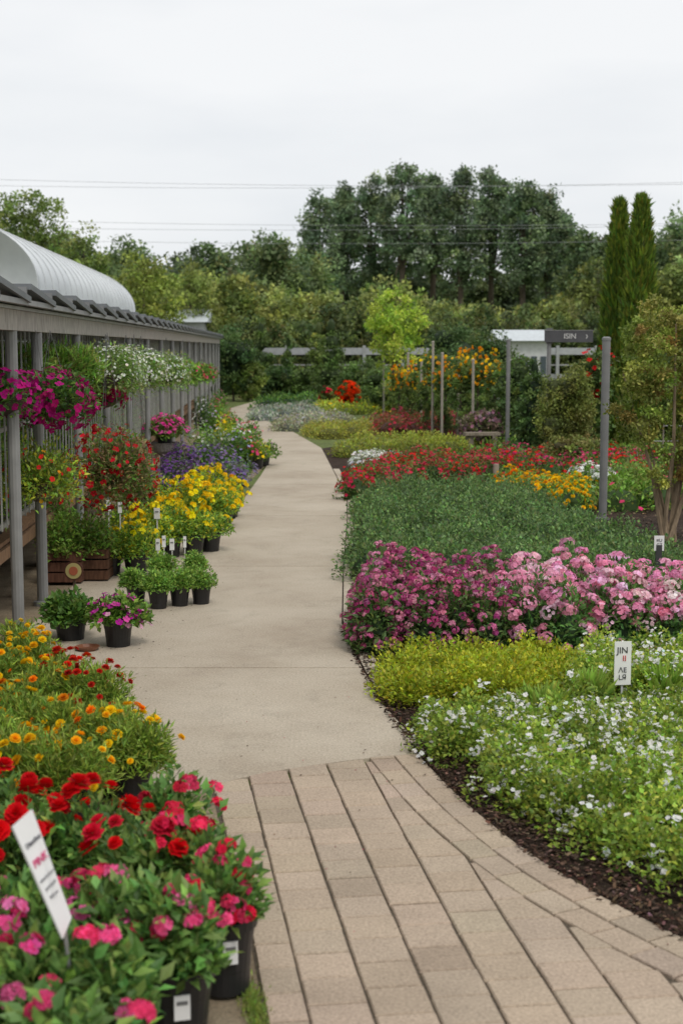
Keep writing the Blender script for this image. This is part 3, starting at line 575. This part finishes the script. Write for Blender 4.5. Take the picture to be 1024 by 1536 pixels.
b.box((SX(yc),yc,2.40),(.09,Ln,.155),(.38,.35,.31),WOOD,ang); b.box((SX(yc)-2.6,yc,2.38),(.09,Ln,.15),(.2,.2,.2),METAL,ang)
b.box((SX(yc)+.05,yc,2.492),(.03,Ln,.025),(.45,.45,.45),METAL,ang)
for y in np.arange(2.5,56,1.25): b.box((SX(y)-1.3,y,2.40),(2.5,.06,.12),(.22,.2,.18),WOOD,ang)
b.make('beams',parent=e)
b=Buf()
yy=y0
while yy<y1:
    st=1.25; a=math.radians(4.5); tl=[[1,0,0],[0,math.cos(a),math.sin(a)],[0,-math.sin(a),math.cos(a)]]
    b.box((SX(yy+st/2)-1.3,yy+st/2,2.60),(2.95,st*1.0,.045),(.15,.16,.17),METAL,ang,tl)
    b.box((SX(yy)+.12,yy+.02,2.575),(.06,.05,.14),(.2,.2,.2),METAL,ang)
    yy+=st
b.box((SX(yc)+.13,yc,2.53),(.05,Ln,.04),(.3,.3,.3),METAL,ang)
b.make('roof',parent=e)
b=Buf()
for y in np.arange(3,55.5,.21): b.box((SX(y)-.12,y,1.55),(.012,.012,1.56),(.38,.38,.36),METAL)
for z in (.8,1.55): b.box((SX(yc)-.14,yc,z),(.03,Ln,.035),(.28,.27,.25),METAL,ang)
b.make('wire_wall',parent=e)
b=Buf(); b.box((SX(yc)-2.72,yc,1.15),(.05,Ln,2.3),(.52,.56,.52),CARD,ang); b.make('back_wall',parent=e)
# bench
b=Buf(); Lb=40/math.cos(ang)
for k in range(5): b.box((SX(24)-.35-.2*k,24,.56),(.17,Lb,.035),(.24,.14,.08),WOOD,ang)
b.box((SX(24)-.24,24,.49),(.03,Lb,.1),(.28,.17,.10),WOOD,ang)
for y in np.arange(4.5,44,1.6):
    for dx in (.3,1.2): b.box((SX(y)-dx,y,.26),(.07,.07,.52),(.18,.11,.07),WOOD)
b.make('wooden_plant_bench')
# bench stock
b=Buf(); cs_=[]
for y in np.arange(6,44,.42):
    for dx in (.5,.95):
        x=SX(y)-dx+R.normal(0,.04); b.lathe(x,y,.58,[(.08,0),(.105,.15),(.115,.16),(.115,.18),(.1,.18)],(.02,.02,.02),PLAST,10,True); cs_.append((x,y,.76))
cs_=np.array(cs_); rz=R.uniform(.22,.75,len(cs_)); leaves(b,cs_,.24,rz,210,LEAF,.08,[GM,GB,OLV,GB],inner=.5,pv=.35)
s=R.random(len(cs_))<.5; blooms(b,cs_[s],.24,rz[s],10,FL5,.03,[PINK,WHT,RED],0)
b.make('bench_potted_plants')
b=Buf(); cs_=np.array([(SX(y)-1.9+R.normal(0,.15),y,0) for y in np.arange(5,56,.8)]); leaves(b,cs_,.55,R.uniform(1.0,1.9,len(cs_)),600,LEAF,.11,[GM,GB,OLV],inner=.7,pv=.25,low=0); b.make('nursery_shrub_row')
# polytunnel
e=bpy.data.objects.new('polytunnel_greenhouse',None); scene.collection.objects.link(e)
b=Buf(); a_,bh,wz=3.7,1.72,3.45; ya,yb=29.0,50.0; prof=[]
for k in range(33):
    t=math.pi*k/32; prof.append((a_*math.cos(t),wz+bh*math.sin(t)**.95))
prof=[(a_,0)]+prof+[(-a_,0)]; ny=43; vs=[]
for j in range(ny):
    y=ya+(yb-ya)*j/(ny-1); cx=-4.65-.0506*y-a_
    sg=.0 if j%2==0 else -.014
    for (q,z) in prof: vs.append((cx+q*(1+sg*.2),y,z+(sg if z>wz else 0)))
m_=len(prof); fs=[(j*m_+i,j*m_+i+1,(j+1)*m_+i+1,(j+1)*m_+i) for j in range(ny-1) for i in range(m_-1)]
fs+=[tuple(range(m_)),tuple((ny-1)*m_+i for i in range(m_))[::-1]]
b.raw(vs,fs,(1,1,1),0); b.make('film_cover',[M_POLY],parent=e,smooth=True)
b=Buf()
for j in range(0,ny,2):
    y=ya+(yb-ya)*j/(ny-1); cx=-4.65-.0506*y-a_; b.tube([(cx+q*1.002,y,z*1.002) for q,z in prof],.010,(.5,.52,.53),METAL,6)
b.make('hoops',parent=e)
# ------------------------------------------------------------------ potted plants
def pot(b,x,y,z,r,h,col=(.018,.018,.019)):
    b.lathe(x,y,z,[(r*.76,0),(r*.8,h*.3),(r*.815,h*.32),(r*.87,h*.6),(r*.885,h*.62),(r*.96,h*.84),(r*1.04,h*.85),(r*1.07,h*.99),(r*1.03,h),(r*.97,h*.98),(r*.95,h*.9)],col,PLAST,24)
    b.lathe(x,y,z+h*.9,[(r*.96,0),(r*.5,.01),(.001,.015)],(.03,.02,.014),SOIL,24)
def plabel(b,x,y,z,r,h,a=-1.3):
    b.box((x+r*.97*math.cos(a),y+r*.97*math.sin(a),z+h*.62),(.05,.006,.08),(.75,.75,.75),CARD,a+math.pi/2)
    b.box((x+(r*.97+.004)*math.cos(a),y+(r*.97+.004)*math.sin(a),z+h*.68),(.035,.003,.012),(.15,.15,.15),CARD,a+math.pi/2)
def potted(name,x,y,spec,pr=.12,ph=.2,fr=.2,fh=.25,z=0,lab=False,hang=False):
    b=Buf()
    if hang:
        b.lathe(x,y,z-.16,[(.05,0),(.13,.05),(.17,.14),(.18,.16),(.165,.16)],(.05,.035,.025),PLAST,20)
        for k in range(3):
            a=k*2.094; b.tube([(x+.17*math.cos(a),y+.17*math.sin(a),z),(x+.08*math.cos(a),y+.08*math.sin(a),(z+2.3)/2),(x,y,2.33)],.0022,(.12,.12,.12),METAL,4)
        cent=np.array([(x,y,z-.02)])
    else:
        pot(b,x,y,z,pr,ph); cent=np.array([(x,y,z+ph*.92)])
        if lab: plabel(b,x,y,z,pr,ph)
    s=dict(leaf=LEAF,ls=.06,n=900,lc=[GM,GB],low=-.15,lump=.16,rmin=.35); s.update(spec)
    nb=5; a=R.uniform(0,6.28,nb); cc=np.array([cent[0]]+[cent[0]+np.array([math.cos(t)*fr*.42,math.sin(t)*fr*.42,0]) for t in a])
    rxs=np.array([fr*.85]+[fr*.62]*nb); rzs=np.array([fh]+list(R.uniform(.65,1.0,nb)*fh))
    leaves(b,cc,rxs,rzs,s['n']//(nb+1),s['leaf'],s['ls'],s['lc'],low=s['low'],lump=s['lump'],rmin=s['rmin'],up=s.get('up',.35))
    for f in s.get('fl',[]):
        k=f.get('k','b'); o_=f.get('o',1.0)
        if k=='b':
            P,nn=blooms(b,cent,fr*o_,fh*o_,f['n'],f.get('t',FL5),f['s'],f['c'],f.get('zl',.15),1.05,f.get('up',.7),rmin=f.get('rm',.85))
            base=cent+np.array([0,0,fh*.2]); d=P-base; ln=np.linalg.norm(d,axis=1); b.add(STEM,np.repeat(base,len(P),0)+d*.5,d,rperp(unit(d)),ln*.5,jit(GM,len(P)),LEAFM)
        else: heads(b,cent,fr*o_,fh*o_,f['n'],f['m'],f['r'],f['s'],f['c'],zlow=f.get('zl',.1))
    b.make(name)
carn=dict(leaf=LEAF,ls=.06,n=1250,lc=[(.085,.17,.05),(.06,.13,.04),(.13,.22,.06)],up=.5,lump=.16)
RD=(.74,.006,.012)
for (px,py,nf,c,s) in [(45,1235,15,RD,.042),(135,1230,16,RD,.042),(215,1262,11,[RD,(.78,.02,.06)],.039),(0,1190,8,RD,.04)]:
    x,y=G(px,py,.42); potted('potted_red_carnation',x,y,dict(carn,fl=[dict(n=nf,s=s,c=c,t=CARN,zl=.3,rm=.97,o=1.22)]),.13,.24,.20,.26,lab=True)
for (px,py,c) in [(268,1192,[(.76,.03,.08),(.82,.06,.16)]),(290,1270,[PINK,(.78,.03,.1)])]:
    x,y=G(px,py,.40); potted('potted_pink_dianthus',x,y,dict(carn,fl=[dict(k='h',n=10,m=12,r=.035,s=.019,c=c,zl=.3,o=1.12)]),.13,.24,.18,.26)
for (px,py,fr) in [(20,1440,.2),(120,1440,.2),(165,1350,.17),(60,1350,.17),(245,1360,.15),(-60,1400,.2),(100,1560,.2)]:
    x,y=G(px,py,.42); potted('potted_pink_snapdragon',x,y,dict(carn,ls=.07,n=1100,fl=[dict(k='h',n=7,m=14,r=.036,s=.020,c=[(.88,.09,.28),(.8,.05,.16),(.92,.18,.4)],zl=.35,o=1.12)]),.14,.26,fr,.25,lab=True)
x,y=G(334,1500); potted('potted_pink_dianthus',x,y+.1,dict(carn,ls=.056,n=1100,low=.12,fl=[dict(k='h',n=18,m=10,r=.027,s=.016,c=[(.82,.06,.19),(.72,.01,.05)],zl=.1,o=1.1)]),.11,.27,.15,.22,lab=True)
x,y=G(262,1575); potted('potted_pink_snapdragon',x,y+.06,dict(carn,ls=.064,n=1100,low=.05,fl=[dict(k='h',n=7,m=11,r=.03,s=.02,c=[(.88,.09,.28)],zl=.3,o=1.1)]),.125,.27,.165,.24,lab=True)
# marigold foreground
mar=dict(leaf=NARR,ls=.05,n=3900,lc=[(.14,.21,.04),(.105,.17,.035),(.19,.26,.05)],rmin=.3,lump=.18)
MY=[(.92,.6,.01),(.92,.5,.01)]
for (px,py,c,nf,s,kind) in [(30,1110,MY,20,.024,0),(100,1120,MY,16,.022,0),(165,1075,MY+[ORA],22,.022,0),(110,1060,[ORA]+MY,24,.02,0),(30,1050,MY,22,.021,0),(195,1085,MY,14,.021,0),(-30,1080,MY,12,.021,0),(60,1010,[ORA,MY[0],MY[0]],30,.019,0),(10,985,MY,30,.021,0),(100,995,[(.64,.03,.01),(.7,.06,.01)],56,.022,1),(140,1010,[(.5,.02,.01)],26,.02,1),(20,950,[YEL,(.88,.7,.05)],34,.021,0),(60,965,MY,32,.021,0)]:
    x,y=G(px,py,.38); potted('potted_marigold',x,y,dict(mar,fl=[dict(n=nf,s=s*1.25,c=c,t=POM,zl=.1,rm=.95,o=1.12)]),.12,.2,.20,.24)
x,y=G(180,1165); potted('potted_marigold',x,y+.05,dict(mar,n=1600,fl=[dict(n=7,s=.022,c=YEL,t=POM,o=1.1)]),.1,.16,.15,.2)
# middle left pots on the concrete
x,y=G(107,958); potted('potted_leafy_plant',x,y,dict(leaf=BROAD,ls=.05,n=1900,lc=[GM,(.055,.12,.03)],fl=[dict(n=6,s=.02,c=(.5,.1,.2))]),.13,.17,.21,.2)
x,y=G(178,968); potted('potted_purple_petunia',x,y,dict(leaf=BROAD,ls=.05,n=1500,lc=[GM,GB],fl=[dict(n=100,s=.026,c=[(.46,.01,.3),(.58,.04,.38),(.7,.08,.4)],zl=.0),dict(n=28,s=.022,c=(.8,.42,.57),zl=-.2)]),.115,.21,.21,.19)
for (px,py) in [(238,912),(270,908),(302,905),(205,905),(245,880),(290,878)]:
    x,y=G(px,py); potted('potted_herb',x,y,dict(leaf=LEAF,ls=.034,n=2200,lc=[(.12,.22,.05),(.155,.26,.055),(.09,.175,.04)],low=-.05),.09,.17,.135*R.uniform(.92,1.1),.17*R.uniform(.85,1.12))
b=Buf(); x,y=G(132,975); b.lathe(x,y,0,[(.06,0),(.085,.03),(.09,.03),(.075,.01),(.001,.01)],(.22,.09,.05),PLAST,20); b.make('terracotta_saucer')
ye=dict(leaf=LEAF,ls=.045,n=1700,lc=[GM,GB,LIME])
for (px,py,h,nf) in [(165,862,.45,10),(205,862,.5,16),(185,835,.6,20),(225,840,.6,40),(255,835,.62,50),(290,832,.5,18),(315,826,.42,14),(245,805,.72,50),(280,800,.68,56),(310,795,.62,50),(335,790,.5,40),(345,775,.5,44),(320,770,.62,40),(300,765,.55,30)]:
    x,y=G(px,py); potted('potted_yellow_flower',x,y,dict(ye,fl=[dict(k='h',n=max(4,int(nf*.65)),m=9,r=.04,s=.025,c=[(.92,.6,.008),(.92,.7,.02)],zl=.2)]),.13,.22,.25,h-.2)
for (px,py,h,c,lc) in [(262,745,.6,[PUR,(.2,.1,.3)],[(.1,.09,.12),GM]),(290,748,.55,[PUR,(.25,.15,.35)],[(.12,.1,.13),GM]),(318,750,.5,[PUR],[(.09,.09,.11),GM]),(345,742,.5,[(.25,.2,.4),PUR],[GM,(.15,.18,.17)]),(358,730,.42,[(.3,.25,.42)],[GM,BLU]),(240,760,.55,[PUR],[GD]),(335,722,.6,[(.3,.2,.42)],[GM]),(305,725,.65,[(.2,.12,.32)],[GM,BLU]),(275,725,.65,[PUR],[GD,(.1,.08,.12)])]:
    x,y=G(px,py); potted('potted_purple_salvia',x,y,dict(ls=.06,n=1000,lc=lc,fl=[dict(n=190,s=.028,c=c,zl=.0)]),.13,.22,.3,h-.2)
for (px,py,h,c,lc) in [(325,705,.75,WHT,[(.18,.25,.18),GM]),(300,700,.8,WHT,[GB]),(350,705,.7,(.4,.35,.6),[GM,BLU]),(370,703,.6,PINK,[GM]),(385,702,.5,YEL,[GM,LIME]),(360,690,.7,WHT,[GB]),(395,698,.4,(.5,.3,.4),[GM]),(372,680,.7,PINK,[GM]),(340,680,.8,YEL,[LIME]),(345,660,.7,PINK,[GM]),(320,665,.8,(.5,.4,.6),[GM]),(325,640,.8,PINK,[GB]),(330,620,.8,(.5,.2,.3),[GM]),(305,645,.9,WHT,[GD])]:
    x,y=G(px,py); potted('potted_mixed_flower',x,y,dict(ls=.07,n=900,lc=lc,fl=[dict(n=40,s=.03,c=c,zl=.0)]),.14,.22,.3,h-.2)
x,y=G(248,722)
b=Buf(); b.lathe(x,y,0,[(.22,0),(.2,.03),(.07,.08),(.05,.3),(.07,.42),(.2,.5),(.26,.62),(.28,.64),(.25,.64)],(.35,.33,.30),WOOD,22); b.make('stone_urn')
potted('potted_magenta_flower',x,y,dict(ls=.08,n=900,fl=[dict(n=190,s=.036,c=[(.78,.05,.33),(.83,.12,.43)],zl=.15)]),.14,.18,.36,.34,z=.6)
# hanging baskets
def basket(name,px,py,Y,fr,fh,spec):
    p=W(px,py,Y); potted(name,p[0],Y,spec,fr=fr,fh=fh,z=p[2],hang=True)
basket('hanging_petunia_basket',78,600,11.6,.36,.27,dict(ls=.055,n=1700,low=-.6,lc=[GM,GD],fl=[dict(n=270,s=.034,c=[(.38,.005,.13),(.48,.01,.2),(.28,.004,.09)],zl=-.75,up=.1)]))
basket('hanging_petunia_basket',5,592,10.9,.29,.22,dict(ls=.055,n=1200,low=-.6,lc=[GM,GD],fl=[dict(n=170,s=.034,c=[(.4,.005,.17),(.5,.01,.23)],zl=-.7,up=.1)]))
basket('hanging_fern_basket',90,553,13.5,.42,.22,dict(leaf=NARR,ls=.10,n=4200,low=-.5,lc=[GM,GB,OLV])); basket('hanging_fern_basket',25,553,12.5,.42,.22,dict(leaf=NARR,ls=.10,n=4200,low=-.5,lc=[GM,OLV]))
for (px,py,Y,c,r) in [(160,560,15,WHT,.36),(212,558,18,WHT,.36),(250,562,21,WHT,.36),(190,562,16.5,WHT,.28)]:
    basket('hanging_white_flower_basket',px,py,Y,r,.34,dict(ls=.05,n=2400,low=-.7,lc=[(.2,.26,.13),GB,(.14,.2,.08)],fl=[dict(n=330,s=.016,c=(.72,.74,.66),zl=-.2,up=.2)]))
basket('hanging_petunia_basket',160,588,15.5,.22,.22,dict(ls=.06,n=600,low=-.7,lc=[GM],fl=[dict(n=120,s=.035,c=[(.36,.005,.08)],zl=-.8,up=.0)]))
basket('hanging_red_yellow_basket',60,722,11.5,.36,.34,dict(ls=.048,n=3400,low=-.5,lc=[OLV,GB,LIME],fl=[dict(n=80,s=.022,c=[(.68,.02,.02),(.83,.38,.02)],zl=-.5,up=.1)]))
basket('hanging_red_fuchsia_basket',165,705,13.2,.42,.42,dict(ls=.048,n=5200,low=-.75,lc=[(.12,.13,.06),GM,(.16,.12,.07)],fl=[dict(n=60,s=.024,c=[(.66,.01,.03)],zl=.1,up=.1),dict(n=130,s=.034,c=[(.45,.006,.015),(.53,.01,.02)],zl=-.98,up=-.3)]))
basket('hanging_red_fuchsia_basket',205,735,15,.25,.25,dict(ls=.05,n=1100,low=-.7,lc=[GM],fl=[dict(n=110,s=.032,c=[(.48,.006,.015)],zl=-.95,up=-.3)]))
for (px,Y) in [(285,30),(300,36),(275,27),(312,42)]:
    basket('hanging_mixed_basket',px,562,Y,.34,.3,dict(ls=.09,n=700,low=-.7,lc=[GM,GB],fl=[dict(n=24,s=.04,c=[PINK,(.6,.1,.1)],zl=-.3,up=.1)]))
b=Buf(); p=W(111,856,12.6)
def disc(b,c,r,col,mat,th=.01,yo=0):
    v=[(c[0]+r*math.cos(2*math.pi*k/24),c[1]+yo,c[2]+r*math.sin(2*math.pi*k/24)) for k in range(24)]; v2=[(q[0],q[1]-th,q[2]) for q in v]
    b.raw(v+v2,[tuple(range(24)),tuple(range(24,48))[::-1]]+[(k,(k+1)%24,24+(k+1)%24,24+k) for k in range(24)],col,mat)
disc(b,p,.088,(.08,.03,.02),CARD); disc(b,p,.072,(.4,.34,.14),CARD,.004,-.011); disc(b,p,.04,(.35,.1,.05),CARD,.004,-.016); b.box((p[0],p[1]+.02,p[2]/2),(.02,.02,p[2]),(.1,.07,.05),WOOD); b.make('round_sign')
for (px,py,c) in [(100,872,(.12,.055,.035)),(140,868,(.10,.05,.03)),(85,845,(.09,.06,.04))]:
    b=Buf(); x,y=G(px,py)
    for k in range(3): b.box((x,y-.15,.06+.1*k),(.34,.02,.085),c,WOOD); b.box((x-.16,y+.02,.06+.1*k),(.02,.32,.085),c,WOOD); b.box((x+.16,y+.02,.06+.1*k),(.02,.32,.085),c,WOOD); b.box((x,y+.18,.06+.1*k),(.34,.02,.085),c,WOOD)
    b.box((x,y,.05),(.32,.3,.02),c,WOOD); b.make('wooden_crate')
    potted('potted_leafy_plant',x,y,dict(ls=.055,n=1300,lc=[GB,GM,OLV]),.11,.18,.25,.42,z=.12)
for (px,py,hh,ww) in [(238,870,.30,.04),(247,868,.32,.035),(259,866,.28,.045),(278,858,.26,.03),(165,850,.58,.045),(182,850,.56,.04),(237,850,.5,.06)]:
    x,y=G(px,py); b=Buf(); b.box((x,y,hh/2),(.010,.008,hh),(.6,.6,.58),CARD); b.box((x,y-.008,hh+.04),(ww,.006,.11),(.75,.75,.73),CARD,R.uniform(-.3,.3)); b.box((x,y-.016,hh+.06),(ww*.6,.003,.012),(.2,.2,.2),CARD); b.make('plant_label_stake')
# foreground tilted sign
e=bpy.data.objects.new('plant_price_sign',None); scene.collection.objects.link(e)
TL=np.array(W(20,1240,3.85)); TR=np.array(W(49,1214,3.95)); BR=np.array(W(108,1376,3.99)); BL=np.array(W(95,1408,3.89))
n_=unit(np.cross(TR-TL,BL-TL)); n_=-n_ if n_[1]>0 else n_
b=Buf(); q=[TL,TR,BR,BL]; v=q+[p-n_*.006 for p in q]
b.raw(v,[(0,1,2,3),(7,6,5,4),(0,4,5,1),(1,5,6,2),(2,6,7,3),(3,7,4,0)],(.8,.8,.8),CARD); b.make('card',parent=e)
b=Buf(); mb=(BL+BR)/2; b.tube([mb-n_*.008+(TL-BL)*.3,mb-n_*.01,mb+np.array([.03,.02,-.45])],.006,(.3,.3,.3),METAL,6); b.make('stake',parent=e)
ux=unit(TR-TL); uy=unit(TL-BL); uz=unit(np.cross(ux,uy)); uy=np.cross(uz,ux)
Mx=Matrix(((ux[0],uy[0],uz[0]),(ux[1],uy[1],uz[1]),(ux[2],uy[2],uz[2])))
ff=(TL+TR+BR+BL)/4; hgt=np.linalg.norm(TL-BL); nn=uz*.003 if np.dot(uz,-ff+[0,0,2.2])>0 else -uz*.003
for (s,t,sz,c) in [('Dianthus',.28,.022,(.15,.15,.17)),('PINK',.12,.034,(.65,.05,.2)),('mixed colours',-.02,.014,(.25,.25,.27)),('perennial',-.10,.015,(.25,.25,.27)),('full sun',-.18,.015,(.25,.25,.27))]:
    txt(s,Vector(ff+uy*hgt*t+nn),sz,Mx,c,e)
# moss and litter beside the paving edge
b=Buf(); n=900; t=R.random(n); px=372+20*t+R.normal(0,9,n); py=1480+60*t+R.normal(0,12,n); P=np.array([G(a,c) for a,c in zip(px,py)]); P=c3(P,-.01)
b.add(NARR,P,np.array([0,0,1.])+R.normal(0,.6,(n,3)),R.normal(0,1,(n,3)),R.uniform(.012,.03,n),jit((.14,.2,.05),n),LEAFM)
b.make('grass_tuft')
